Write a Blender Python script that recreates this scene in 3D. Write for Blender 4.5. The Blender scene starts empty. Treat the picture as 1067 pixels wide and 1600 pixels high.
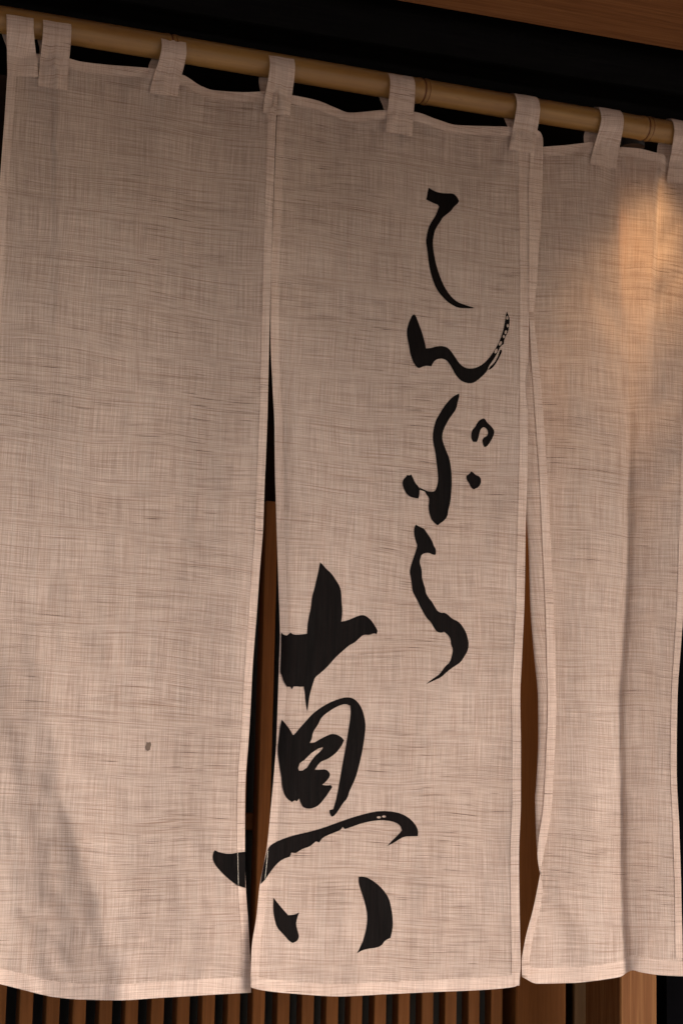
import bpy, bmesh, math, random
from bisect import bisect_left
import numpy as np
from mathutils import Vector, Matrix, noise
from mathutils.geometry import delaunay_2d_cdt

random.seed(7)
scene = bpy.context.scene
col = scene.collection
R = math.radians

# ------------------------------------------------------------------ camera
FPX, CX, CY = 3244.0, 533.5, 800.0
CAMP = Vector((0.0, -2.339, 1.40))
MX = Vector((0.93635051, 0.07857856, 0.34215951))
MY = Vector((-0.35040532, 0.1493968, 0.92460624))
MZ = Vector((0.02153669, -0.98565004, 0.16742211))
cam_d = bpy.data.cameras.new('camera')
cam = bpy.data.objects.new('camera', cam_d)
col.objects.link(cam)
right = Vector((MX[0], MY[0], MZ[0]))
down = Vector((MX[1], MY[1], MZ[1]))
fwd = Vector((MX[2], MY[2], MZ[2]))
m = Matrix((right, -down, -fwd)).transposed().to_4x4()
m.translation = CAMP
cam.matrix_world = m
cam_d.sensor_fit = 'VERTICAL'
cam_d.sensor_height = 36.0
cam_d.lens = FPX / 1600.0 * 36.0
cam_d.clip_start = 0.05
cam_d.clip_end = 500.0
cam_d.dof.use_dof = True
cam_d.dof.focus_distance = 2.46
cam_d.dof.aperture_fstop = 9.0
scene.camera = cam

# ------------------------------------------------------------------ light
SUN_EL, SUN_AZ = R(30), R(38)      # azimuth measured from straight in front of the curtain towards its right
world = bpy.data.worlds.new('World')
scene.world = world
world.use_nodes = True
wn = world.node_tree
bg = wn.nodes['Background']
sky = wn.nodes.new('ShaderNodeTexSky')
sky.sky_type = 'NISHITA'
sky.sun_disc = False
sky.sun_elevation = SUN_EL
sky.sun_rotation = math.pi - SUN_AZ
sky.air_density = 1.0
sky.dust_density = 4.0
sky.ozone_density = 0.6
wn.links.new(sky.outputs[0], bg.inputs[0])
bg.inputs[1].default_value = 0.06
sun_d = bpy.data.lights.new('sun', 'SUN')
sun_d.energy = 1.5
sun_d.angle = R(48)
sun_d.color = (1.0, 0.885, 0.835)
sun = bpy.data.objects.new('sun', sun_d)
col.objects.link(sun)
sv = Vector((math.sin(SUN_AZ) * math.cos(SUN_EL), -math.cos(SUN_AZ) * math.cos(SUN_EL), math.sin(SUN_EL)))
sun.rotation_euler = sv.to_track_quat('Z', 'Y').to_euler()
sun.location = sv * 6
scene.view_settings.view_transform = 'Standard'
scene.view_settings.look = 'None'
scene.view_settings.gamma = 1.0
scene.view_settings.exposure = 1.78
scene.view_settings.use_curve_mapping = False


# ------------------------------------------------------------------ helpers
def un(px, py, d=0.0):
    """photo pixel -> point on the plane d metres in front of the curtain plane"""
    a, b = px - CX, py - CY
    wy = MYt[0] * a + MYt[1] * b + MYt[2] * FPX
    t = (-d - CPt[1]) / wy
    return Vector((CPt[0] + t * (MXt[0] * a + MXt[1] * b + MXt[2] * FPX), CPt[1] + t * wy, CPt[2] + t * (MZt[0] * a + MZt[1] * b + MZt[2] * FPX)))


MXt, MYt, MZt, CPt = (tuple(float(c) for c in q) for q in (MX, MY, MZ, CAMP))


def X(px, d, py=1580):
    return un(px, py, d).x


def Z(py, d, px=533):
    return un(px, py, d).z


def curve(pts):
    xs = np.array([p[0] for p in pts], float)
    ys = np.array([p[1] for p in pts], float)
    dx = np.diff(xs)
    sl = np.diff(ys) / dx
    mm = np.zeros_like(xs)
    mm[0], mm[-1] = sl[0], sl[-1]
    for i in range(1, len(xs) - 1):
        mm[i] = 0 if sl[i - 1] * sl[i] <= 0 else 2 * sl[i - 1] * sl[i] / (sl[i - 1] + sl[i])

    xs, ys, dx, mm = xs.tolist(), ys.tolist(), dx.tolist(), mm.tolist()

    def f(x):
        if x <= xs[0]:
            return ys[0] + mm[0] * (x - xs[0])
        if x >= xs[-1]:
            return ys[-1] + mm[-1] * (x - xs[-1])
        i = bisect_left(xs, x) - 1
        h = dx[i]
        t = (x - xs[i]) / h
        return ((2 * t**3 - 3 * t**2 + 1) * ys[i] + (t**3 - 2 * t**2 + t) * h * mm[i]
                + (-2 * t**3 + 3 * t**2) * ys[i + 1] + (t**3 - t**2) * h * mm[i + 1])
    return f


def sstep(a, b, x):
    t = min(1, max(0, (x - a) / (b - a)))
    return t * t * (3 - 2 * t)


def gauss(x, w):
    return math.exp(-(x / w) ** 2)


def tag(o, label=None, cat=None, group=None, kind=None):
    if label: o['label'] = label
    if cat: o['category'] = cat
    if group: o['group'] = group
    if kind: o['kind'] = kind
    return o


def empty(name, loc=(0, 0, 0)):
    o = bpy.data.objects.new(name, None)
    o.location = loc
    o.empty_display_size = 0.05
    col.objects.link(o)
    return o


def link(name, me, mat, parent=None, smooth=False):
    o = bpy.data.objects.new(name, me)
    col.objects.link(o)
    if mat and not me.materials:
        me.materials.append(mat)
    if smooth:
        me.polygons.foreach_set('use_smooth', [True] * len(me.polygons))
    if parent:
        o.parent = parent
        p = Vector((0, 0, 0))
        q = parent
        while q:
            p += q.location
            q = q.parent
        me.transform(Matrix.Translation(-p)) if me.users == 1 else None
    return o


def box_mesh(name, lo, hi, bev=0.0015):
    bm = bmesh.new()
    bmesh.ops.create_cube(bm, size=1)
    lo, hi = Vector(lo), Vector(hi)
    for v in bm.verts:
        v.co = Vector((lo[i] + (v.co[i] + .5) * (hi[i] - lo[i]) for i in range(3)))
    if bev:
        bmesh.ops.bevel(bm, geom=bm.edges[:], offset=bev, segments=1, affect='EDGES')
    me = bpy.data.meshes.new(name)
    bm.to_mesh(me)
    bm.free()
    return me


def box(name, lo, hi, mat, parent=None, bev=0.0015):
    return link(name, box_mesh(name, lo, hi, bev), mat, parent)


def grid_mesh(name, P, nu, nv, UV):
    """P(i,j) -> point ; UV(i,j) -> (u,v) metres"""
    vs, uvs, fs = [], [], []
    for j in range(nv + 1):
        for i in range(nu + 1):
            vs.append(P(i, j))
            uvs.append(UV(i, j))
    for j in range(nv):
        for i in range(nu):
            a = j * (nu + 1) + i
            fs.append((a, a + nu + 1, a + nu + 2, a + 1))
    me = bpy.data.meshes.new(name)
    me.from_pydata(vs, [], fs)
    ul = me.uv_layers.new(name='UVMap')
    vi = np.empty(len(me.loops), dtype=np.int32)
    me.loops.foreach_get('vertex_index', vi)
    ul.data.foreach_set('uv', np.array(uvs, dtype=np.float32)[vi].ravel())
    return me


# ------------------------------------------------------------------ materials
class NT:
    def __init__(self, name):
        self.m = bpy.data.materials.new(name)
        self.m.use_nodes = True
        self.t = self.m.node_tree
        self.b = self.t.nodes['Principled BSDF']
        self.out = self.t.nodes['Material Output']

    def n(self, typ, **kw):
        nd = self.t.nodes.new('ShaderNode' + typ)
        for k, v in kw.items():
            if k.startswith('i_'):
                nd.inputs[k[2:].replace('_', ' ')].default_value = v
            else:
                setattr(nd, k, v)
        return nd

    def l(self, a, b):
        self.t.links.new(a, b)

    def mapping(self, src, scale, loc=(0, 0, 0)):
        mp = self.n('Mapping')
        mp.inputs['Scale'].default_value = scale
        mp.inputs['Location'].default_value = loc
        self.l(src, mp.inputs['Vector'])
        return mp.outputs[0]

    def noise(self, vec, detail=2, rough=.5, dist=0.0):
        nd = self.n('TexNoise')
        nd.inputs['Scale'].default_value = 1.0
        nd.inputs['Detail'].default_value = detail
        nd.inputs['Roughness'].default_value = rough
        nd.inputs['Distortion'].default_value = dist
        self.l(vec, nd.inputs['Vector'])
        return nd.outputs['Fac']

    def remap(self, v, a, b, c=0.0, d=1.0):
        nd = self.n('MapRange')
        nd.inputs[1].default_value = a
        nd.inputs[2].default_value = b
        nd.inputs[3].default_value = c
        nd.inputs[4].default_value = d
        self.l(v, nd.inputs[0])
        return nd.outputs[0]

    def mix(self, fac, a, b, mode='MIX'):
        nd = self.n('Mix', data_type='RGBA', blend_type=mode)
        for s, v in ((nd.inputs[0], fac), (nd.inputs[6], a), (nd.inputs[7], b)):
            if hasattr(v, 'is_output') or hasattr(v, 'links'):
                self.l(v, s)
            else:
                s.default_value = v if not isinstance(v, tuple) else (*v, 1)
        return nd.outputs[2]

    def math(self, op, a, b=None):
        nd = self.n('Math', operation=op)
        for s, v in ((nd.inputs[0], a), (nd.inputs[1], b)):
            if v is None: continue
            if hasattr(v, 'links'): self.l(v, s)
            else: s.default_value = v
        return nd.outputs[0]

    def bump(self, h, strength, dist=0.001):
        nd = self.n('Bump')
        nd.inputs['Strength'].default_value = strength
        nd.inputs['Distance'].default_value = dist
        self.l(h, nd.inputs['Height'])
        return nd.outputs[0]


def linen(name, trans=0.10, transl=0.34, tint=(1, 1, 1), ink=False):
    k = NT(name)
    uv = k.n('UVMap').outputs[0]
    # the rows of weft wander a little
    wob = k.n('TexNoise')
    wob.inputs['Scale'].default_value = 5.0
    wob.inputs['Detail'].default_value = 1.0
    k.l(uv, wob.inputs['Vector'])
    sub = k.n('VectorMath', operation='SUBTRACT')
    k.l(wob.outputs['Color'], sub.inputs[0]); sub.inputs[1].default_value = (.5, .5, .5)
    sc = k.n('VectorMath', operation='MULTIPLY')
    k.l(sub.outputs[0], sc.inputs[0]); sc.inputs[1].default_value = (.012, .028, 0)
    ad = k.n('VectorMath', operation='ADD')
    k.l(uv, ad.inputs[0]); k.l(sc.outputs[0], ad.inputs[1])
    p = ad.outputs[0]
    warp = k.noise(k.mapping(p, (880, 18, 1)), 2, .7)
    warp2 = k.noise(k.mapping(p, (190, 4, 1), (3.1, 7, 0)), 2)
    warp3 = k.noise(k.mapping(p, (330, 7, 1), (1.1, 3, 0)), 2)
    weft = k.noise(k.mapping(p, (20, 880, 1), (1, 2, 0)), 2, .7)
    weft2 = k.noise(k.mapping(p, (4, 190, 1), (5, 2, 0)), 3, .6)
    fine = k.noise(k.mapping(p, (800, 800, 1)), 1)
    sh = k.noise(k.mapping(p, (.5, 420, 1), (7, 7, 0)), 0)
    cx = k.n('CombineXYZ')
    k.l(k.math('MULTIPLY', sh, .55), cx.inputs[0])
    ad2 = k.n('VectorMath', operation='ADD')
    k.l(p, ad2.inputs[0]); k.l(cx.outputs[0], ad2.inputs[1])
    p0, p = p, ad2.outputs[0]          # each thread starts somewhere else along the row
    slub = k.noise(k.mapping(p, (11, 1050, 1), (8, 1, 0)), 1)
    slub_l = k.noise(k.mapping(p, (5, 640, 1), (2, 9, 0)), 1)
    slub_d = k.noise(k.mapping(p, (26, 1000, 1), (6, 3, 0)), 0)
    p = p0
    patch = k.noise(k.mapping(p, (5, 9, 1), (4, 4, 0)), 3)
    patch2 = k.noise(k.mapping(p, (4, 14, 1), (9, 4, 0)), 2)
    if ink:
        c = k.mix(k.remap(warp2, .35, .75), (.0019, .0016, .0017), (.0040, .0026, .0026))
        c = k.mix(k.remap(warp, .45, .8, 0, .5), c, (.0095, .0085, .0085))
        k.l(c, k.b.inputs['Base Color'])
        k.b.inputs['Roughness'].default_value = .75
        k.b.inputs['Specular IOR Level'].default_value = .04
        k.l(k.bump(k.math('ADD', warp, weft), .3, .0004), k.b.inputs['Normal'])
        return k.m
    T = lambda r_, g_, b_: (r_ * tint[0], g_ * tint[1], b_ * tint[2])
    dark, lite = T(.36, .265, .222), T(.80, .705, .645)
    c1 = k.mix(k.remap(warp, .36, .66), dark, lite)
    c2 = k.mix(k.remap(weft, .36, .66), dark, lite)
    c = k.mix(k.remap(fine, .35, .65, .3, .7), c1, c2)
    c = k.mix(.36, c, T(.61, .49, .435))
    c = k.mix(k.remap(warp2, .40, .68, 0, .32), c, T(.66, .60, .555))
    c = k.mix(k.remap(warp3, .52, .72, 0, .26), c, T(.44, .35, .30))
    c = k.mix(k.remap(weft2, .50, .70, 0, .30), c, T(.46, .335, .265))
    c = k.mix(k.remap(patch, .42, .72, 0, .30), c, T(.52, .415, .355))
    s1 = k.math('MULTIPLY', k.remap(slub, .59, .71, 0, .80), k.remap(patch2, .40, .62, .08, 1))
    s2 = k.math('MULTIPLY', k.remap(slub_l, .57, .73, 0, .50), k.remap(patch2, .62, .40, .3, 1))
    s3 = k.math('MULTIPLY', k.remap(slub_d, .68, .75, 0, .9), k.remap(patch, .42, .58, 0, 1))
    c = k.mix(s2, c, (.30, .19, .14))
    c = k.mix(s1, c, (.25, .145, .095))
    c = k.mix(s3, c, (.10, .055, .038))
    h = k.math('ADD', k.math('ADD', warp, weft), k.math('MULTIPLY', s1, .6))
    nrm = k.bump(h, .45, .0006)
    dif = k.n('BsdfDiffuse'); dif.inputs['Roughness'].default_value = .6
    tr = k.n('BsdfTranslucent')
    tp = k.n('BsdfTransparent')
    k.l(c, dif.inputs['Color']); k.l(nrm, dif.inputs['Normal'])
    ct = k.mix(1.0, c, (1.0, .86, .70), 'MULTIPLY')
    k.l(ct, tr.inputs['Color'])
    m1 = k.n('MixShader'); m1.inputs[0].default_value = transl
    k.l(dif.outputs[0], m1.inputs[1]); k.l(tr.outputs[0], m1.inputs[2])
    m2 = k.n('MixShader')
    # the open weave: thin places let the view through
    k.l(k.remap(k.math('ADD', warp, weft), .75, 1.25, trans * 1.7, trans * .35), m2.inputs[0])
    k.l(m1.outputs[0], m2.inputs[1]); k.l(tp.outputs[0], m2.inputs[2])
    k.l(m2.outputs[0], k.out.inputs['Surface'])
    k.t.nodes.remove(k.b)
    return k.m


def wood(name, c1, c2, axis='Z', rough=.55, ring=1.0, spec=.07, knots=False):
    k = NT(name)
    co = k.n('TexCoord').outputs['Object']
    inf = k.n('ObjectInfo').outputs['Random']
    cmb = k.n('CombineXYZ')
    for i in range(3):
        k.l(k.math('MULTIPLY', inf, 7.0 + 3 * i), cmb.inputs[i])
    ad = k.n('VectorMath', operation='ADD')
    k.l(co, ad.inputs[0]); k.l(cmb.outputs[0], ad.inputs[1])
    co = ad.outputs[0]
    s_l, s_c = 1.2, 38.0
    sc = {'Z': (s_c, s_c, s_l), 'X': (s_l, s_c, s_c)}[axis]
    sf = {'Z': (420, 420, 14), 'X': (14, 420, 420)}[axis]
    big = k.noise(k.mapping(co, sc), 2, .5, .6)
    wv = k.math('SINE', k.math('MULTIPLY', big, 42.0 * ring))
    g = k.remap(wv, -1, 1)
    fib = k.noise(k.mapping(co, sf), 3, .6)
    c = k.mix(k.math('MULTIPLY', g, .75), c1, c2)
    c = k.mix(k.remap(fib, .35, .75, 0, .5), c, tuple(v * .62 for v in c2))
    c = k.mix(k.math('MULTIPLY', inf, .38), c, tuple(v * .45 for v in c2))
    k.l(c, k.b.inputs['Base Color'])
    k.l(k.remap(fib, .3, .7, rough - .08, rough + .12), k.b.inputs['Roughness'])
    k.b.inputs['Specular IOR Level'].default_value = spec
    k.l(k.bump(k.math('ADD', fib, k.math('MULTIPLY', g, .4)), .25, .0008), k.b.inputs['Normal'])
    return k.m


def plain(name, c, rough=.6, spec=.3, var=.25):
    k = NT(name)
    co = k.n('TexCoord').outputs['Object']
    n1 = k.noise(k.mapping(co, (9, 9, 9)), 5, .6)
    k.l(k.mix(k.remap(n1, .3, .7), tuple(v * (1 - var) for v in c), tuple(v * (1 + var) for v in c)), k.b.inputs['Base Color'])
    k.b.inputs['Roughness'].default_value = rough
    k.b.inputs['Specular IOR Level'].default_value = spec
    return k.m


def bamboo_mat():
    k = NT('bamboo')
    co = k.n('TexCoord').outputs['Object']
    st = k.noise(k.mapping(co, (1.6, 160, 160)), 3, .6)
    bl = k.noise(k.mapping(co, (7, 30, 30)), 4, .6)
    fl = k.noise(k.mapping(co, (60, 300, 300)), 2)
    c = k.mix(k.remap(st, .3, .7), (.18, .098, .029), (.245, .140, .044))
    c = k.mix(k.remap(bl, .42, .70, 0, .8), c, (.16, .078, .024))
    c = k.mix(k.remap(fl, .66, .76, 0, .5), c, (.11, .05, .018))
    k.l(c, k.b.inputs['Base Color'])
    k.b.inputs['Roughness'].default_value = .38
    k.b.inputs['Specular IOR Level'].default_value = .4
    k.l(k.bump(st, .12, .0006), k.b.inputs['Normal'])
    return k.m


M_LINEN = linen('linen_cloth', .11, .34)
M_HEM = linen('linen_doubled', .04, .26, (1.02, 1.02, 1.02))
M_HEM2 = linen('linen_doubled_thick', .03, .24, (1.03, 1.03, 1.03))
M_TAB = linen('linen_tab', .02, .22, (.98, .98, .98))
M_INK = linen('black_dye', ink=True)
M_STITCH = plain('white_thread', (.62, .58, .52), .8, .1, .1)
M_STAIN = plain('brown_stain', (.10, .075, .06), .9, .1)
M_BAMBOO = bamboo_mat()
M_NODE = plain('bamboo_node', (.075, .024, .009), .6, .2, .3)
M_SLAT = wood('cedar_slat', (.150, .060, .019), (.108, .042, .013), 'Z', .6, .6)
M_RAIL = wood('cedar_rail', (.14, .06, .023), (.10, .04, .015), 'X', .6, .6)
M_POST = wood('cedar_post', (.155, .060, .0165), (.125, .047, .013), 'Z', .55, .35)
M_PILLAR = wood('cypress_pillar', (.150, .070, .026), (.100, .038, .0125), 'Z', .5, 1.0)
M_OLIVE = wood('dull_brown_wood', (.042, .020, .005), (.031, .0145, .004), 'Z', .6, .5)
M_EAVE = wood('eave_cedar', (.235, .103, .040), (.155, .062, .023), 'X', .6, .9)
M_BLACK = wood('black_stained_wood', (.0014, .0012, .0012), (.0008, .0007, .0007), 'X', .8, .5, .03)
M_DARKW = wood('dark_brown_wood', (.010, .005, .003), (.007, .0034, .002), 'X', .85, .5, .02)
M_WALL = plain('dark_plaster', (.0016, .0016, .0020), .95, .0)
M_METAL = plain('dark_metal', (.02, .02, .02), .5, .4)
M_GROUND = plain('pale_paving', (.36, .32, .28), .85, .2)

kg = NT('dark_glass')
kg.b.inputs['Base Color'].default_value = (.006, .007, .009, 1)
kg.b.inputs['Roughness'].default_value = .30
kg.b.inputs['Specular IOR Level'].default_value = .16
M_GLASS = kg.m

# ------------------------------------------------------------------ setting
bm = bmesh.new()
bmesh.ops.create_grid(bm, x_segments=2, y_segments=2, size=40)
me = bpy.data.meshes.new('ground'); bm.to_mesh(me); bm.free()
tag(link('ground', me, M_GROUND), kind='structure')

ZP = Z(34.5, 0, 0)                      # pole axis height
D_LAT = -0.30                           # lattice face, behind the curtain
D_PIL = -0.13

# eave over the curtain: boards seen from below
z_eave = Z(0, .04, 613)
eave = empty('eave', (0.9, -.5, z_eave))
tag(eave, 'brown cedar eave boarding above the curtain, seen from below', 'eave')
yb = -.04
for i, w in enumerate((.21, .21, .21, .21, .21)):
    z0 = z_eave + (0.0, .004, .001, .003, .0, .002, .001)[i]
    box('plank', (-1.6, yb - w + .003, z0), (3.6, yb, z0 + .028), M_EAVE, eave, .002)
    yb -= w
box('fascia', (-1.6, yb - .03, z_eave - .04), (3.6, yb - .001, z_eave + .16), M_EAVE, eave, .003)

lintel = empty('lintel', (0.9, .1, ZP))
tag(lintel, 'black stained lintel beam behind the bamboo pole', 'beam')
box('beam', (-1.6, .055, ZP + .012), (3.6, .20, z_eave + .12), M_BLACK, lintel, .003)
box('moulding', (-1.6, .035, ZP + .066), (3.6, .054, z_eave + .10), M_BLACK, lintel, .002)
box('cover_board', (-1.6, -.036, z_eave + .036), (3.6, .034, z_eave + .06), M_BLACK, lintel, .002)

# wall over the lattice and beside the pillar
trans = empty('transom', (0.6, .38, 2.0))
tag(trans, 'dark brown transom panel above the lattice door, behind the curtain', 'panel')
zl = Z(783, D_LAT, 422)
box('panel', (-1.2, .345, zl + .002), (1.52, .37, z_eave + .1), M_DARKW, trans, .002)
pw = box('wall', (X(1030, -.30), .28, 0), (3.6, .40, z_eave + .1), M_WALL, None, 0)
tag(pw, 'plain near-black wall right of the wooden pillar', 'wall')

# lattice door
door = empty('lattice_door', (X(400, D_LAT), -D_LAT, 0.0))
tag(door, 'brown cedar lattice sliding door with dark glass, behind the curtain', 'door')
x0, x19 = X(31, D_LAT), X(767, D_LAT)
pitch = (x19 - x0) / 19
sw = pitch * .50
slat_me = None
for i in range(-5, 20):
    xa = x0 + i * pitch
    if slat_me is None:
        slat_me = box_mesh('slat', (0, 0, 0), (sw, .022, zl - .10), .001)
        slat_me.materials.append(M_SLAT)
    o = bpy.data.objects.new('slat', slat_me)
    col.objects.link(o)
    o.parent = door
    o.location = Vector((xa, -D_LAT, .10)) - door.location
x_st = X(806, D_LAT + .004)
for (pa, pb) in ((814, 845), (1270, 1297)):
    zb, za = Z(pb, D_LAT - .02, 400), Z(pa, D_LAT - .02, 400)
    box('rail', (x0 - 6 * pitch, .3225, zb), (x_st - .001, .342, za), M_RAIL, door)
box('bottom_rail', (x0 - 6 * pitch, .292, .02), (x_st - .001, .343, .099), M_RAIL, door)
box('pane', (x0 - 6 * pitch, .350, .10), (x_st + .02, .356, zl), M_GLASS, door, 0)
box('stile', (x_st, .296, .02), (X(884, D_LAT + .004), .343, z_eave), M_POST, door, .002)

jamb = box('door_jamb', (X(895, -.36), .36, 0), (X(924, -.36), .42, z_eave), M_OLIVE, None, .002)
tag(jamb, 'narrow dull brown jamb between the lattice door and the pillar', 'door jamb')
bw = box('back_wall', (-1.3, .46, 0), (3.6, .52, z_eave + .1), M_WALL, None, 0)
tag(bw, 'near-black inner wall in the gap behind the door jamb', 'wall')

pil = box('wooden_pillar', (X(968.5, D_PIL), -D_PIL, 0), (X(1026, D_PIL), -D_PIL + .10, z_eave), M_PILLAR, None, .002)
tag(pil, 'light brown grained wooden pillar below the curtain corner, beside dark wall', 'pillar')

# ------------------------------------------------------------------ bamboo pole
RP = 0.0160
pole = empty('bamboo_pole', (0.9, 0, ZP))
tag(pole, 'yellow brown bamboo pole threaded through the curtain tabs', 'pole')
nodes = [X(p, 0, y) for p, y in ((-160, 10), (266, 75), (659, 140), (1007, 195), (1330, 250))]


def rad(x):
    r = RP * (1.03 - .05 * (x - .4))
    for nx in nodes:
        t = x - nx
        r += .0011 * gauss(t - .004, .004) + .0009 * gauss(t + .004, .0035) - .0012 * gauss(t, .0022)
    return r


xs = set(np.arange(-.35, 2.3, .02).tolist())
for nx in nodes:
    xs |= set((nx + np.linspace(-.014, .014, 23)).tolist())
xs = sorted(xs)
NS = 40
vs, fs = [], []
for x in xs:
    oz = .0042 * math.sin(x * 3.1 + .5)
    oy = .002 * math.sin(x * 2.3)
    for a in range(NS):
        t = 2 * math.pi * a / NS
        vs.append((x, oy + rad(x) * math.cos(t), ZP + oz + rad(x) * math.sin(t)))
for i in range(len(xs) - 1):
    for a in range(NS):
        b = (a + 1) % NS
        fs.append((i * NS + a, i * NS + b, (i + 1) * NS + b, (i + 1) * NS + a))
fs.append(tuple(range(NS))[::-1])
fs.append(tuple((len(xs) - 1) * NS + a for a in range(NS)))
me = bpy.data.meshes.new('culm'); me.from_pydata(vs, [], fs)
link('culm', me, M_BAMBOO, pole, True)
for nx in nodes:
    for dx, rr, ww in ((-.0001, .0002, .0010), (.0052, .0001, .0006)):
        vs, fs = [], []
        for s in (-1, 1):
            x = nx + dx + s * ww
            for a in range(NS):
                t = 2 * math.pi * a / NS
                r = rad(x) + rr + .0002 * noise.noise((t * 2, nx * 9, dx * 100))
                oz = .0042 * math.sin(x * 3.1 + .5); oy = .002 * math.sin(x * 2.3)
                xx = x + .0007 * math.sin(2 * t + nx)
                vs.append((xx, oy + r * math.cos(t), ZP + oz + r * math.sin(t)))
        for a in range(NS):
            b = (a + 1) % NS
            fs.append((a, b, NS + b, NS + a))
        me = bpy.data.meshes.new('node_ring'); me.from_pydata(vs, [], fs)
        link('node_ring', me, M_NODE, pole, True)

# ------------------------------------------------------------------ the curtain
noren = empty('shop_curtain', (0.9, 0, Z(1550, 0)))
tag(noren, 'off-white linen split shop curtain with black brush lettering', 'curtain')


def nz(x, y, s, seed=0.0):
    return noise.noise((x / s, y / s, seed))


# outlines in photo pixels
R1 = curve([(60, 439), (140, 434), (180, 432), (300, 427.5), (465, 422.6), (570, 420), (655, 418), (705, 416), (750, 414),
            (830, 411), (885, 406.6), (964, 401), (1042, 395), (1121, 391), (1160, 388.5), (1220, 384), (1268, 383), (1330, 383),
            (1389, 384.5), (1445, 388.5), (1499, 391), (1549, 392.4), (1600, 393)])
L1 = curve([(60, 16), (83, 15), (120, 12), (180, 8), (290, 0), (600, -16), (1000, -30), (1540, -46)])
L2 = curve([(60, 440), (140, 435), (180, 433), (300, 428.3), (465, 423.2), (530, 423), (605, 426), (667, 429), (725, 429.5), (780, 431),
            (846, 433), (924, 435.5), (990, 437.4), (1042, 436), (1121, 433.3), (1160, 432), (1206, 428.5), (1268, 422.8), (1324, 417),
            (1383, 406), (1431, 401), (1482, 393.5), (1530, 392), (1600, 393)])
R2 = curve([(180, 836), (205, 835), (320, 830.5), (490, 825.8), (593, 825), (716, 824), (823, 821), (900, 819.7), (937, 819), (1028, 815),
            (1090, 812.3), (1166, 813.3), (1249, 813.3), (1338, 810.5), (1460, 812), (1506, 813), (1540, 811), (1600, 811)])
T1 = curve([(-20, 81), (15, 83), (60, 84), (107, 91), (126, 96), (167, 101), (238, 107), (286, 117), (314, 134), (334, 141), (385, 144),
            (412, 143), (434, 145)])
B1 = curve([(-60, 1526), (0, 1537.6), (38, 1547), (86, 1558), (131, 1562), (187, 1563), (238, 1560), (304, 1556), (354, 1553), (393, 1551)])
T2 = curve([(430, 145), (458, 149), (496, 157), (521, 167), (547, 176), (603, 172), (648, 175), (684, 187), (714, 195.5), (755, 197),
            (795, 198), (837, 203)])
B2 = curve([(390, 1540), (395, 1544), (430, 1550), (476, 1554), (527, 1557), (603, 1553.5), (679, 1550), (750, 1547), (803, 1542), (812, 1537)])
TABX = [(30, 0), (85, 0), (257, 0), (432, 0), (624, 0), (815, 0), (940, 0)]


def sag(px, py, top):
    """soft vertical folds that start at the tabs and die away downwards"""
    xs_ = [t[0] for t in TABX]
    v = 0
    for a, b in zip(xs_[1:-1], xs_[2:]):
        if a <= px <= b:
            v = math.cos(2 * math.pi * (px - a) / (b - a))
    return .0085 * v * math.exp(-(max(0, py - top)) / 170.0)


def crinkle(px, py, seed):
    """small creases: stronger near the hem, plus pulls fanning out below the tabs"""
    a = .0022 + .0026 * sstep(1150, 1500, py)
    c = -a * abs(nz(px + .35 * py, py * .55, 85, seed)) * 1.6 - a * .6 * abs(nz(px - .5 * py, py * .5, 55, seed + 1.7))
    for tx, ty in ((85, 110), (257, 140), (432, 175), (624, 205), (815, 235), (940, 255)):
        dy = py - ty
        if -30 < dy < 190 and abs(px - tx) < 120:
            ang = math.atan2(px - tx, dy + 45)
            c += .0022 * math.sin(ang * 9 + seed) * math.exp(-max(0, dy) / 70) * gauss(px - tx, 75)
    return c


def d1(px, py):
    d = sag(px, py, 110)
    d += .007 * math.sin(px / 95 + py / 420 + .6) * sstep(120, 500, py)
    d += .013 * nz(px, py * .28, 130, 1.3) + .0019 * nz(px, py * .6, 38, 4.0) + crinkle(px, py, 2.0)
    # long slanting fold at the lower left
    w = sstep(900, 1150, py)
    s = px - (62 + (py - 1080) * .262 + 7 * math.sin(py / 70) + 9 * nz(py, 3, 60, 2.2))
    rec = 4 * math.log1p(math.exp(min(60, -s / 4)))
    d += w * (-.040 * math.tanh(rec * .00036 / .040) + .0030 * gauss(s - 12, 26))
    s2 = px - (20 + (py - 1080) * .20)
    d += w * .004 * gauss(s2, 30) * (.6 + .4 * math.sin(py / 85 + 1))
    d += w * sstep(70, -10, s) * (.0022 * nz(px, py * .8, 30, 9.0) + .004 * abs(nz(px + .3 * py, py * .5, 62, 5.5)))
    # crease by the end tabs
    d += -.004 * gauss(px - (38 + (py - 120) * .12), 9) * gauss(py - 140, 55)
    d += .004 * gauss(px - 62, 70) * gauss(py - 480, 190)
    d += -.006 * sstep(360, 400, px) * sstep(600, 1000, py) * .5
    d += .003 * gauss(py - (1440 + .1 * px), 40) * sstep(150, 300, px)
    return d


def d2(px, py):
    d = sag(px, py, 165)
    d += .005 * math.sin(px / 120 - py / 600 + 1.0) * sstep(200, 600, py)
    d += .012 * nz(px, py * .28, 130, 11.3) + .0016 * nz(px, py * .6, 36, 14.0) + crinkle(px, py, 5.0)
    d += -.010 * sstep(460, 425, px) * sstep(480, 760, py) * sstep(1420, 1150, py)
    d += .010 * sstep(470, 390, px) * sstep(1250, 1480, py)
    d += .004 * gauss((px - 790) + (py - 820) * .35, 26) * gauss(py - 780, 150)
    d += .003 * gauss((px - 770) + (py - 1100) * .5, 22) * gauss(py - 1080, 110)
    d += .004 * gauss((px - 470) + (py - 1430) * .3, 30) * gauss(py - 1440, 80)
    return d


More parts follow.
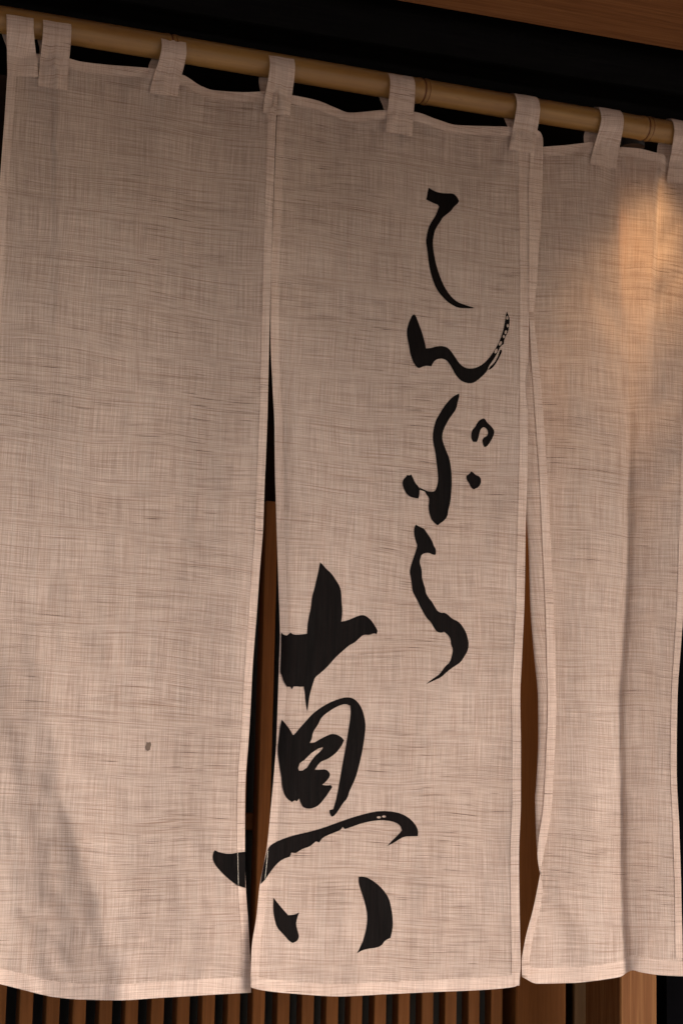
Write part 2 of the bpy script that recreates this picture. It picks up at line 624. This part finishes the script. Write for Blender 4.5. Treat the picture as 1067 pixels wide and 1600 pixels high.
def panel(name, L, Rr, T, B, d, nu, nv, uoff):
    cells = {}

    def pix(i, j):
        if (i, j) in cells: return cells[(i, j)]
        u, v = i / nu, j / nv
        py = 160 + v * 1390
        px = 0
        for _ in range(4):
            px = L(py) + u * (Rr(py) - L(py))
            py = T(px) + v * (B(px) - T(px))
        cells[(i, j)] = (px, py)
        return px, py

    def P(i, j):
        px, py = pix(i, j)
        return un(px, py, d(px, py))

    def UV(i, j):
        px, py = pix(i, j)
        return uvof(px, py, uoff)
    return link(name, grid_mesh(name, P, nu, nv, UV), M_LINEN, noren, True)


def uvof(px, py, uoff=0):
    q = un(px, py, 0)
    return (q.x + uoff, q.z)


def strip(name, parent, fa, fb, d, n, mat=None, uoff=0, off=.0006, nw=3):
    """strip of doubled cloth between two pixel curves fa(t), fb(t), proud of the cloth below it"""
    def px(i, j):
        a, b = fa(j / n), fb(j / n)
        s = i / nw
        return a[0] + (b[0] - a[0]) * s, a[1] + (b[1] - a[1]) * s

    def P(i, j):
        q = px(i, j)
        return un(*q, d(*q) + off)

    def UV(i, j):
        return uvof(*px(i, j), uoff + .013)
    me = grid_mesh(name, P, nw, n, UV)
    return link(name, me, mat or M_HEM, parent, True)


def pip(poly, x, y):
    c = False
    j = len(poly) - 1
    for i in range(len(poly)):
        a, b = poly[i], poly[j]
        if (a[1] > y) != (b[1] > y) and x < (b[0] - a[0]) * (y - a[1]) / (b[1] - a[1]) + a[0]:
            c = not c
        j = i
    return c


def smooth_poly(pts, keep=48):
    """round the gentle vertices, keep the sharp ones"""
    out = []
    n = len(pts)
    for i in range(n):
        a, b, c = Vector(pts[i - 1]), Vector(pts[i]), Vector(pts[(i + 1) % n])
        ang = (b - a).angle(c - b, 0)
        if math.degrees(ang) > keep:
            out.append(tuple(b))
        else:
            out.append(tuple(b + (a - b) * .25)); out.append(tuple(b + (c - b) * .25))
    return out


def ell(cx, cy, rx, ry, n=10, rot=0.0):
    return [(cx + rx * math.cos(t) * math.cos(rot) - ry * math.sin(t) * math.sin(rot),
             cy + rx * math.cos(t) * math.sin(rot) + ry * math.sin(t) * math.cos(rot))
            for t in [2 * math.pi * q / n for q in range(n)]]


def over_hem(px, py):
    e = min(abs(px - L2(py)), abs(px - R2(py)), abs(px - R1(py)))
    return .0010 * sstep(17, 14, e)


def ink(parent, d, poly, org, sc, holes=(), uoff=0, off=.0005, mat=None, name='ink_stroke'):
    tp = lambda pts: [(org[0] + x / sc, org[1] + y / sc) for x, y in pts]
    outer = smooth_poly(tp(poly))
    hs = [tp(h) for h in holes]
    verts, edges = [], []
    for lp in [outer] + hs:
        b = len(verts)
        verts += lp
        edges += [(b + i, b + (i + 1) % len(lp)) for i in range(len(lp))]
    xs_ = [p[0] for p in outer]; ys_ = [p[1] for p in outer]
    st = 6.0
    y = min(ys_)
    while y < max(ys_):
        x = min(xs_)
        while x < max(xs_):
            if pip(outer, x, y): verts.append((x, y))
            x += st
        y += st
    r = delaunay_2d_cdt([Vector(v) for v in verts], edges, [], 0, 1e-4)
    vv, ff = r[0], r[2]
    keep = []
    for f in ff:
        cx = sum(vv[i][0] for i in f) / len(f); cy = sum(vv[i][1] for i in f) / len(f)
        if pip(outer, cx, cy) and not any(pip(h, cx, cy) for h in hs):
            keep.append(tuple(reversed(f)))
    used = sorted({i for f in keep for i in f})
    idx = {q: k for k, q in enumerate(used)}
    me = bpy.data.meshes.new(name)
    me.from_pydata([un(vv[i][0], vv[i][1], d(vv[i][0], vv[i][1]) + off + over_hem(vv[i][0], vv[i][1])) for i in used], [],
                   [tuple(idx[i] for i in f) for f in keep])
    ul = me.uv_layers.new(name='UVMap')
    for lp in me.loops:
        q = vv[used[lp.vertex_index]]
        ul.data[lp.index].uv = uvof(q[0], q[1], uoff)
    return link(name, me, mat or M_INK, parent, True)


def vstrip(name, parent, fx, wa, wb, y0, y1, d, n=120, **kw):
    """vertical strip from fx(y)+wa to fx(y)+wb; wa, wb may be functions of y"""
    g = lambda w, y: w(y) if callable(w) else w
    Y = lambda t: (y0(t) if callable(y0) else y0) + t * (y1 - y0)
    return strip(name, parent, lambda t: (fx(Y(t)) + g(wa, Y(t)), Y(t)), lambda t: (fx(Y(t)) + g(wb, Y(t)), Y(t)), d, n, **kw)


def hstrip(name, parent, fy, ha, hb, x0, x1, d, n=80, **kw):
    Xx = lambda t: x0 + t * (x1 - x0)
    g = lambda w, x: w(x) if callable(w) else w
    return strip(name, parent, lambda t: (Xx(t), fy(Xx(t)) + g(ha, Xx(t))), lambda t: (Xx(t), fy(Xx(t)) + g(hb, Xx(t))), d, n, **kw)


# ---- panel with the tail of the lettering
p1 = panel('panel', L1, R1, T1, B1, d1, 84, 280, 0.0)
p1['label'] = 'plain linen panel with one small stain and a black stroke end'
vstrip('side_hem', p1, R1, -12.5, 0, 150, 1551, d1, 240)
vstrip('side_hem', p1, L1, 0, 14, 86, 1530, d1, 160)
hstrip('top_hem', p1, T1, 0, 15, 17, 433, d1, 120, off=.0010, mat=M_HEM2)
hstrip('bottom_hem', p1, B1, -25, 0, -44, 392, d1, 120, off=.0010, mat=M_HEM2)
# ---- lettered panel
p2 = panel('panel', L2, R2, T2, B2, d2, 80, 270, 2.7)
p2['label'] = 'lettered linen panel with black brush calligraphy down its length'
vstrip('side_hem', p2, L2, 0, 12.5, 152, 1543, d2, 240, uoff=2.7)
w2 = curve([(200, -27), (300, -21), (490, -14), (800, -13), (1600, -14)])
vstrip('side_hem', p2, R2, w2, 0, 206, 1540, d2, 240, uoff=2.7)
hstrip('top_hem', p2, T2, 0, 14, 434, 836, d2, 120, uoff=2.7, off=.0010, mat=M_HEM2)
hstrip('bottom_hem', p2, B2, -19, 0, 393.5, 810, d2, 120, uoff=2.7, off=.0010, mat=M_HEM2)
# the sewn-over seam between the second and third panels, with its rounded upper corner
sf_l = curve([(203, 829), (300, 826), (487, 826)])
sf_r = curve([(203, 838), (205, 842), (209, 845.2), (215, 847.3), (225, 848), (300, 846.5), (440, 838), (487, 834)])
sfy = lambda t: 203 + 284 * (t ** 1.6)
strip('seam_facing', p2, lambda t: (sf_l(sfy(t)), sfy(t)), lambda t: (sf_r(sfy(t)), sfy(t)), lambda x, y: d2(min(x, 834), y) + .0006,
      80, uoff=2.71, off=.0012, nw=6, mat=M_HEM2)

Zs = 1067 / 240
O1, O2, O3, O4, O5 = (600, 270), (600, 600), (600, 800), (400, 860), (400, 1080)
ink(p2, d2, [(310,103),(335,120),(375,137),(425,143),(475,142),(495,155),(512,177),(520,197),(512,212),(485,235),(468,262),(430,292),
    (405,312),(390,340),(372,365),(355,395),(345,430),(338,480),(341,530),(350,585),(362,640),(380,700),(405,765),(435,820),(470,865),
    (505,895),(545,912),(590,927),(628,938),(600,942),(560,941),(515,939),(470,918),(430,888),(390,845),(360,800),(338,745),(322,690),
    (312,640),(303,580),(297,520),(290,480),(295,440),(303,400),(315,365),(335,330),(355,300),(370,265),(380,235),(370,220),(345,212),
    (320,200),(290,185),(298,160),(302,130)], O1, Zs)
ink(p2, d2, [(207,983),(220,992),(232,1025),(245,1060),(262,1105),(275,1150),(285,1190),(290,1220),(320,1218),(355,1207),(395,1202),
    (435,1210),(462,1235),(490,1275),(515,1315),(545,1345),(580,1360),(625,1358),(665,1342),(705,1312),(740,1270),(770,1225),(795,1180),
    (815,1130),(830,1080),(838,1030),(845,985),(852,963),(860,985),(872,1015),(868,1060),(860,1105),(845,1130),(832,1165),(830,1190),
    (812,1200),(797,1225),(782,1258),(757,1300),(725,1345),(718,1370),(700,1395),(660,1432),(625,1458),(590,1463),(555,1455),(525,1438),
    (500,1408),(480,1375),(462,1340),(440,1308),(415,1293),(390,1290),(360,1298),(340,1318),(328,1345),(300,1340),(270,1345),(243,1358),
    (225,1350),(205,1320),(192,1285),(180,1250),(172,1195),(160,1140),(158,1095),(168,1050),(182,1015),(195,990)], O1, Zs,
    [ell(854, 1007, 8, 13), ell(857, 1062, 7, 12), ell(844, 1107, 8, 14, 10, .3), ell(830, 1137, 8, 11), ell(806, 1185, 9, 17, 10, .5),
     ell(776, 1238, 9, 18, 10, .4)])
ink(p2, d2, [(815,1230),(818,1240),(808,1265),(790,1300),(765,1340),(740,1365),(720,1370),(735,1345),(760,1325),(785,1285),(798,1248),(804,1230)], O1, Zs,
    name='ink_stroke')
ink(p2, d2, [(520,65),(522,85),(512,120),(500,175),(475,210),(450,245),(425,290),(408,330),(402,375),(412,415),(432,465),(452,515),
    (462,565),(468,620),(470,690),(465,760),(460,820),(445,875),(440,920),(410,955),(388,968),(372,982),(355,970),(330,945),(315,905),
    (308,860),(312,820),(312,790),(295,770),(285,747),(265,740),(245,735),(246,720),(262,727),(285,738),(320,750),(350,745),(362,725),
    (372,690),(375,650),(370,590),(362,530),(355,470),(342,410),(337,360),(345,300),(360,250),(380,215),(410,165),(440,125),(480,85)], O2, Zs)
ink(p2, d2, [(160,632),(172,636),(188,628),(200,650),(215,685),(235,708),(246,725),(245,770),(238,795),(205,790),(178,782),(150,755),
    (132,715),(128,685),(135,660),(150,648)], O2, Zs, off=.0007)
ink(p2, d2, [(690,238),(702,245),(712,265),(740,290),(760,315),(766,335),(755,370),(735,405),(712,435),(695,438),(685,415),(680,390),
    (690,372),(715,360),(722,335),(712,310),(690,300),(670,312),(660,345),(650,390),(640,403),(618,402),(605,385),(604,350),(610,320),
    (632,298),(645,270),(665,248)], O2, Zs)
ink(p2, d2, [(605,606),(618,615),(640,635),(660,640),(672,660),(672,690),(655,718),(622,732),(605,722),(590,690),(572,665),(570,640),(590,625)], O2, Zs)
ink(p2, d2, [(222,87),(235,97),(255,105),(280,118),(292,138),(315,170),(335,205),(345,235),(358,255),(361,285),(354,299),(335,295),
    (312,283),(285,285),(262,295),(252,318),(246,350),(255,380),(262,410),(262,455),(272,490),(285,530),(290,565),(312,600),(330,620),
    (350,655),(372,690),(400,702),(415,698),(440,710),(470,740),(515,760),(545,795),(568,835),(582,880),(588,920),(580,965),(560,1000),
    (530,1045),(495,1068),(455,1095),(425,1120),(400,1145),(360,1165),(325,1180),(290,1197),(318,1172),(355,1147),(380,1130),(400,1105),
    (425,1070),(455,1045),(470,1000),(478,950),(465,925),(462,885),(445,855),(415,832),(395,840),(365,832),(345,802),(325,765),(300,742),
    (280,710),(255,665),(235,620),(212,580),(197,550),(192,500),(185,450),(178,420),(185,375),(200,330),(215,285),(232,235),(220,205),
    (210,165),(207,125),(213,98)], O3, Zs)
ink(p2, d2, [(445,82),(465,100),(490,130),(525,160),(555,205),(585,255),(593,300),(594,350),(600,405),(598,460),(592,495),(640,485),
    (690,462),(735,447),(765,455),(800,485),(820,515),(838,545),(845,560),(838,582),(820,575),(790,588),(745,585),(715,612),(685,640),
    (645,660),(595,705),(550,745),(500,805),(450,850),(410,882),(398,920),(385,960),(372,1010),(365,1060),(358,1118),(350,1090),(343,1040),
    (340,990),(332,945),(310,948),(290,945),(262,945),(250,965),(240,948),(215,945),(195,915),(185,885),(178,862),(168,850),(172,760),
    (175,680),(175,568),(190,585),(215,592),(240,570),(260,585),(310,585),(355,578),(358,520),(370,450),(382,400),(390,320),(405,270),
    (420,205),(435,140)], O4, Zs)
ink(p2, d2, [(180,197),(205,225),(235,265),(258,305),(270,298),(300,260),(350,205),(385,165),(430,128),(480,95),(530,70),(600,45),
    (650,42),(685,55),(715,85),(740,130),(755,190),(762,245),(752,330),(738,420),(715,520),(690,610),(650,690),(635,745),(605,775),
    (575,825),(545,865),(525,872),(513,850),(510,825),(535,820),(550,780),(570,690),(585,600),(602,500),(622,400),(638,300),(652,210),
    (658,150),(655,100),(620,88),(580,98),(520,130),(455,180),(430,235),(395,285),(388,335),(372,360),(400,360),(450,330),(510,300),
    (545,295),(590,315),(612,340),(600,370),(580,400),(550,435),(500,470),(460,485),(440,500),(425,520),(410,545),(440,545),(485,542),
    (512,565),(515,590),(490,625),(460,650),(485,655),(520,652),(530,665),(515,690),(480,740),(440,790),(400,812),(360,817),(325,805),
    (310,775),(300,745),(285,765),(270,758),(250,770),(215,745),(195,710),(185,665),(180,610),(168,540),(155,460),(150,400),(160,320),
    (168,250)], O5, Zs,
    [[(465,388),(430,400),(385,430),(340,475),(305,500),(293,535),(300,552),(325,550),(355,530),(380,490),(410,450),(445,420),(462,400)]])
O6, Z6 = (310, 1240), 1067 / 370
ink(p1, d1, [(75,255),(95,265),(140,273),(180,265),(211,262),(213,425),(180,415),(150,395),(110,360),(75,320),(64,290),(68,265)], O6, Z6)
ink(p2, d2, [(312,256),(320,238),(340,222),(390,200),(440,185),(500,172),(560,155),(620,133),(690,108),(760,88),(820,77),(890,82),
    (940,102),(975,135),(990,165),(988,192),(960,192),(930,193),(905,205),(880,222),(850,236),(872,212),(900,185),(917,165),(910,145),
    (890,130),(850,120),(800,120),(740,132),(690,150),(660,160),(650,150),(640,165),(600,180),(560,198),(545,220),(530,215),(500,240),
    (470,248),(440,268),(420,265),(412,285),(380,295),(350,320),(320,360),(300,390),(281,408),(286,370),(296,320),(305,285)], O6, Z6,
    [ell(813, 107, 9, 5), ell(836, 103, 9, 5)])
ink(p2, d2, [(338,468),(355,490),(380,520),(405,548),(435,545),(455,535),(445,560),(440,590),(448,620),(455,645),(445,665),(425,673),
    (410,665),(385,635),(355,605),(342,560),(337,520)], O6, Z6)
ink(p2, d2, [(722,375),(740,373),(765,380),(800,402),(830,430),(858,470),(870,520),(876,570),(875,610),(865,650),(840,662),(825,685),
    (800,695),(770,698),(740,705),(713,720),(725,700),(745,655),(758,600),(762,550),(752,495),(735,445),(722,405)], O6, Z6)
ink(p1, d1, [(-3, -7), (0, -6), (3, -7.5), (4.5, -3), (3, 1), (2.5, 5), (-1, 7), (-4, 5), (-5, 1), (-3.5, -3)], (232.5, 1166.5), 1.0,
    mat=M_STAIN, name='stain')
# white stitches where the hem seams cross the black stroke
for par, dd, (xa, ya, xb, yb_) in ((p1, d1, (178, 268, 181, 412)), (p2, d2, (314, 258, 301, 384))):
    n = 22
    vs, fs = [], []
    for i in range(n):
        t0, t1 = i / n, (i + .62) / n
        for t, s in ((t0, -1), (t0, 1), (t1, 1), (t1, -1)):
            px = O6[0] + (xa + (xb - xa) * t) / Z6 + s * .32
            py = O6[1] + (ya + (yb_ - ya) * t) / Z6
            vs.append(un(px, py, dd(px, py) + .0021))
        fs.append((4 * i, 4 * i + 3, 4 * i + 2, 4 * i + 1))
    me = bpy.data.meshes.new('stitching'); me.from_pydata(vs, [], fs)
    link('stitching', me, M_STITCH, par)

# ---- third panel: its free edge rolls forward, its body falls in folds
E3 = curve([(205, 815), (455, 817), (478, 829), (490, 833), (505, 834.5), (538, 838), (593, 844), (654, 848.5), (716, 853), (777, 856.5), (854, 860), (937, 864),
            (1013, 866.5), (1105, 868.5), (1166, 866.5), (1228, 863.5), (1255, 862), (1304, 855), (1344, 847), (1381, 840.5), (1424, 831.5),
            (1466, 820.5), (1506, 814.5), (1527, 815), (1560, 816)])
S3 = curve([(205, 812), (480, 812), (500, 814), (540, 816), (640, 818), (780, 821), (860, 826), (952, 829), (1028, 835), (1090, 840.5),
            (1151, 841), (1228, 837.5), (1246, 836), (1307, 837.5), (1350, 840.5), (1381, 845), (1424, 842), (1466, 834), (1506, 828), (1560, 829)])
F3 = curve([(205, 970), (420, 972), (640, 984), (860, 982), (967, 977), (1114, 968), (1249, 970.5), (1384, 971.5), (1506, 977.5), (1560, 980)])
R3 = curve([(205, 1092), (400, 1086), (700, 1075), (952, 1066.5), (1007, 1063), (1090, 1057.5), (1197, 1056), (1292, 1060), (1384, 1063), (1476, 1065), (1560, 1067)])
T3 = curve([(820, 232), (848, 229.5), (882, 227), (910, 223.5), (923, 222.5), (965, 230), (993, 231.5), (1021, 238), (1034, 241.5), (1042, 247), (1100, 252)])
B3 = curve([(812, 1525), (818, 1528), (838, 1537), (893, 1536), (945, 1530), (968, 1526), (978, 1520), (988, 1516), (1000, 1519), (1034, 1524), (1067, 1525.5)])
PLE = curve([(200, 1037), (242, 1036), (263, 1034), (285, 1027), (331, 1025), (380, 1023), (600, 1012)])


def body3(px, py):
    d = -.013
    # shallow trough with a sharp line along F3
    f = F3(py)
    w = sstep(520, 760, py)
    s = px - f
    d += -(.014 * w + .010) * (math.exp(-abs(s) / (46 if s < 0 else 40))) * (.6 + .4 * w)
    d += w * .004 * sstep(-2, 8, s)
    # pleat at the upper right corner
    pl = PLE(py)
    d += .013 * sstep(3.5, -3.5, px - pl) * sstep(640, 330, py)
    d += .006 * gauss(px - 915, 34) * sstep(260, 700, py)
    d += .0045 * nz(px, py * .4, 120, 21.0) + .0012 * nz(px, py * .6, 34, 24.0) + crinkle(px, py, 8.0)
    d += .004 * gauss((px - 905) - (py - 1440) * .6, 24) * gauss(py - 1430, 70)
    d += -.006 * gauss(px - 955, 18) * gauss(py - 270, 60)
    # sewn behind the lettered panel along the seam
    if px < 905 and py < 560:
        d += sstep(905, 850, px) * sstep(560, 500, py) * min(0, d2(826, py) - .006 - d)
    return d


def cross3(py):
    e, s, r = E3(py), S3(py), R3(py)
    roll = sstep(488, 600, py) * sstep(1384, 1300, py)
    m = (e + s) / 2
    if roll > 0 or py < 600:
        b = lambda x: body3(x, py)
        pts = [(e, b(e) + .002 + .012 * roll), (e * .5 + s * .5, b(e) + .002 + .014 * roll), (s + .5, b(s) + .001 + .010 * roll),
               (s, b(s) + .005 * roll), (s + .8, b(s)), (s + (e - s) * .5 + 1.5, b(m))]
        flat = [(e + (s + 3 - e) * q, b(e + (s + 3 - e) * q) + .003 * (1 - q) * sstep(3, 12, e - s)) for q in (0, .25, .5, .75, .9, 1)]
        if py < 600:
            k = roll
            pts = [(a[0] * k + c[0] * (1 - k), a[1] * k + c[1] * (1 - k)) for a, c in zip(pts, flat)]
        else:
            k = sstep(0, .35, roll)
            flat2 = [(e + q, b(e + q) + .002) for q in (0, 2, 4, 6, 8, 10)]
            pts = [(a[0] * k + c[0] * (1 - k), a[1] * k + c[1] * (1 - k)) for a, c in zip(pts, flat2)]
    else:
        pts = [(e + q, body3(e + q, py)) for q in (0, 2, 4, 6, 8, 10)]
    x0_ = pts[-1][0]
    return pts, x0_, r


NC, NB = 20, 64


def p3_pix(i, py0, py1, v):
    """row v: find pixel + depth of column i"""
    py = py0 + v * (py1 - py0)
    x = d = 0
    for _ in range(4):
        pts, xb, r = cross3(py)
        if i <= NC:
            t = i / NC * (len(pts) - 1)
            a = min(len(pts) - 2, int(t)); f = t - a
            p = [pts[max(0, a - 1)], pts[a], pts[a + 1], pts[min(len(pts) - 1, a + 2)]]
            cr = lambda k: .5 * (2 * p[1][k] + (p[2][k] - p[0][k]) * f + (2 * p[0][k] - 5 * p[1][k] + 4 * p[2][k] - p[3][k]) * f * f
                                 + (3 * p[1][k] - p[0][k] - 3 * p[2][k] + p[3][k]) * f ** 3)
            x, d = cr(0), cr(1)
        else:
            x = xb + (r - xb) * (i - NC) / NB
            d = body3(x, py)
        py = T3(x) + v * (B3(x) - T3(x))
    return x, py, d


NV3 = 270
rows = [[p3_pix(i, 230, 1527, j / NV3) for i in range(NC + NB + 1)] for j in range(NV3 + 1)]
us = []
for j in range(NV3 + 1):
    acc, prev, lst = 0, None, []
    for q in rows[j]:
        w = un(*q)
        if prev is not None: acc += min(.02, math.hypot(w.x - prev.x, w.y - prev.y))
        lst.append(acc); prev = w
    lst = [un(rows[j][NC][0], rows[j][NC][1]).x - (lst[NC] - q) if i_ <= NC else un(rows[j][i_][0], rows[j][i_][1]).x for i_, q in enumerate(lst)]
    us.append(lst)
UV3 = lambda i, j: (us[j][i] + 5.3, un(*rows[j][i]).z)
p3 = link('panel', grid_mesh('panel', lambda i, j: un(*rows[j][i]), NC + NB, NV3, UV3), M_LINEN, noren, True)
p3['label'] = 'folded linen panel with rolled free edge and warm glow behind'


def sub3(name, i0, i1, j0, j1, off, step=1):
    """strip of doubled cloth laid on part of the third panel's own grid, raised along its normals"""
    def nrm(i, j):
        a = un(*rows[j][min(NC + NB, i + 1)]) - un(*rows[j][max(0, i - 1)])
        b = un(*rows[min(NV3, j + 1)][i]) - un(*rows[max(0, j - 1)][i])
        n_ = b.cross(a)
        return n_.normalized() if n_.length > 1e-9 else Vector((0, -1, 0))

    def P(a, b):
        i, j = i0 + a, j0 + b
        return un(*rows[j][i]) + nrm(i, j) * off

    o = link(name, grid_mesh(name, P, i1 - i0, j1 - j0, lambda a, b: (UV3(i0 + a, j0 + b)[0] + .02, UV3(i0 + a, j0 + b)[1])), M_HEM, p3, True)
    return o


sub3('top_hem', NC - 5, NC + NB, 0, 3, .0008)
sub3('bottom_hem', 1, NC + NB, NV3 - 5, NV3, .0008)
sub3('side_hem', NC + NB - 3, NC + NB, 4, NV3 - 6, .0008)
w3 = curve([(480, 6), (600, 12), (1300, 13), (1350, 9), (1400, 10), (1560, 14)])


def hem3():
    # the hem of the rolled edge lies on the side that faces out
    vs_y = np.linspace(500, 1524, 220)

    def dep(x, y):
        pts, xb, r = cross3(y)
        roll = sstep(488, 600, y) * sstep(1384, 1300, y)
        e = E3(y)
        base = pts[0][1] if roll > .3 else body3(x, y) + .002
        if 0 < roll <= .3:
            base = max(pts[0][1], body3(x, y) + .002)
        return base + .003
    sgn = lambda y: -1 if y < 1340 else 1
    blend = lambda y: -1 + 2 * sstep(1330, 1400, y)
    strip('side_hem', p3, lambda t: (E3(500 + t * 1024), 500 + t * 1024),
          lambda t: (E3(500 + t * 1024) + blend(500 + t * 1024) * w3(500 + t * 1024), 500 + t * 1024), dep, 220, uoff=5.1, off=.0004)


hem3()

# ---- tabs looped over the pole
TABS = [  # x left/right at the pole, x left/right at the foot, foot y (left,right), cloth top y, back shift px
    (11, 53, 12, 60, 119, 120, 84, 5), (68, 112, 60, 105, 135, 141, 88, 4), (253, 292, 234.5, 278, 146, 151, 110, -5),
    (422, 461, 411, 453, 177, 183, 146, -6), (609.5, 648.5, 602.5, 644, 206, 213, 172, -6), (807, 843.5, 795.5, 834.5, 234, 240, 199, -8),
    (939, 974, 921.5, 962, 257, 264, 224, -9), (1053, 1089, 1041, 1081, 286, 288, 248, -8)]


def surf(px, py):
    if px < 428: return d1(px, max(py, T1(px)))
    if px < 838: return d2(px, max(py, T2(px)))
    return body3(px, max(py, T3(px)))


for ti, (tl, tr, bl, br, yl, yr, yc, bs) in enumerate(TABS):
    rr = RP * 1.03 + .0022
    rows_t = []
    ptop = un((tl + tr) / 2, 35 + .1605 * (tl + tr) / 2 - 20, 0)
    for s in (0, 1):
        pass
    # (kind, parameter) stations from the foot up the front, over the pole, and down behind
    st = []
    nf, na, nb_ = 26, 16, 12
    y_pole = 34.5 + .1605 * (tl + tr) / 2
    def front(t, s):
        """t 0 at the foot .. 1 at pole axis height"""
        bx = bl + (br - bl) * s; tx = tl + (tr - tl) * s
        by = yl + (yr - yl) * s; ty = 34.5 + .1605 * tx
        bow = .5 - .5 * math.cos(math.pi * min(1, max(0, (t - .05) / .95)))
        px = bx + (tx - bx) * (t * .55 + bow * .45)
        py = by + (ty - by) * t
        tc = (by - yc) / (by - ty)
        dc = surf(px, max(py, yc)) + .0042
        k = sstep(tc * .75, .97, t)
        return px, py, dc * (1 - k) + rr * k
    vs, uvs = [], []
    NW = 8
    for j in range(nf + 1):
        for i in range(NW + 1):
            px, py, d = front(j / nf, i / NW)
            if j < 2 and (i == 0 or i == NW): d -= .001
            d += .0006 * math.sin(i * 1.1 + ti * 2 + j * .3)
            vs.append(un(px, py, d)); uvs.append((vs[-1].x + ti * .7, vs[-1].z))
    zc0 = vs[-1].z
    base = [v.copy() for v in vs[-(NW + 1):]]
    for j in range(1, na + 1):
        a = math.pi * j / na
        for i in range(NW + 1):
            b = base[i]
            vs.append(Vector((b.x + .0 * j, -rr * math.cos(a), ZP + rr * math.sin(a) + (b.z - ZP) * (1 - j / na))))
            uvs.append((b.x + ti * .7, b.z + a * rr))
    last = [v.copy() for v in vs[-(NW + 1):]]
    zt = Z(yc, 0, (bl + br) / 2) - .008
    shift = bs * .00082
    for j in range(1, nb_ + 1):
        t = j / nb_
        for i in range(NW + 1):
            b = last[i]
            z = b.z + (zt - b.z) * t
            fx = un(bl + (br - bl) * i / NW, yc, 0).x
            dd = surf((bl + br) / 2, yc + 6) - .002
            vs.append(Vector((b.x + (fx + shift * .4 - b.x) * sstep(0, 1, t) + shift * .55 * math.sin(math.pi * t), rr * (1 - sstep(0, 1, t)) - dd * sstep(0, 1, t), z)))
            uvs.append((b.x + ti * .7, b.z - t * .05 + .3))
    nr = len(vs) // (NW + 1) - 1
    fs = []
    for j in range(nr):
        for i in range(NW):
            a = j * (NW + 1) + i
            fs.append((a, a + 1, a + NW + 2, a + NW + 1))
    me = bpy.data.meshes.new('tab'); me.from_pydata(vs, [], fs)
    ul = me.uv_layers.new(name='UVMap')
    for lp in me.loops:
        ul.data[lp.index].uv = uvs[lp.vertex_index]
    link('tab', me, M_TAB, noren, True)

# ------------------------------------------------------------------ lit downlight in the doorway, behind the third panel
xd = X(984, -.07, 300)
dl = empty('downlight', (xd, .062, ZP + .008))
tag(dl, 'small lit downlight under the lintel behind the folded panel', 'lamp')
bm = bmesh.new()
bmesh.ops.create_cone(bm, cap_ends=True, segments=24, radius1=.016, radius2=.016, depth=.02)
me = bpy.data.meshes.new('housing'); bm.to_mesh(me); bm.free()
me.transform(Matrix.Translation((xd, .062, ZP + .002)))
link('housing', me, M_METAL, dl)
ld = bpy.data.lights.new('lamp', 'SPOT')
ld.energy = 5.0
ld.color = (1.0, .66, .34)
ld.spot_size = R(92)
ld.spot_blend = 1.0
ld.shadow_soft_size = .03
lo = bpy.data.objects.new('lamp_light', ld)
col.objects.link(lo)
lo.parent = dl
lo.location = (0, 0, -.03)
lo.rotation_euler = (R(12), 0, 0)
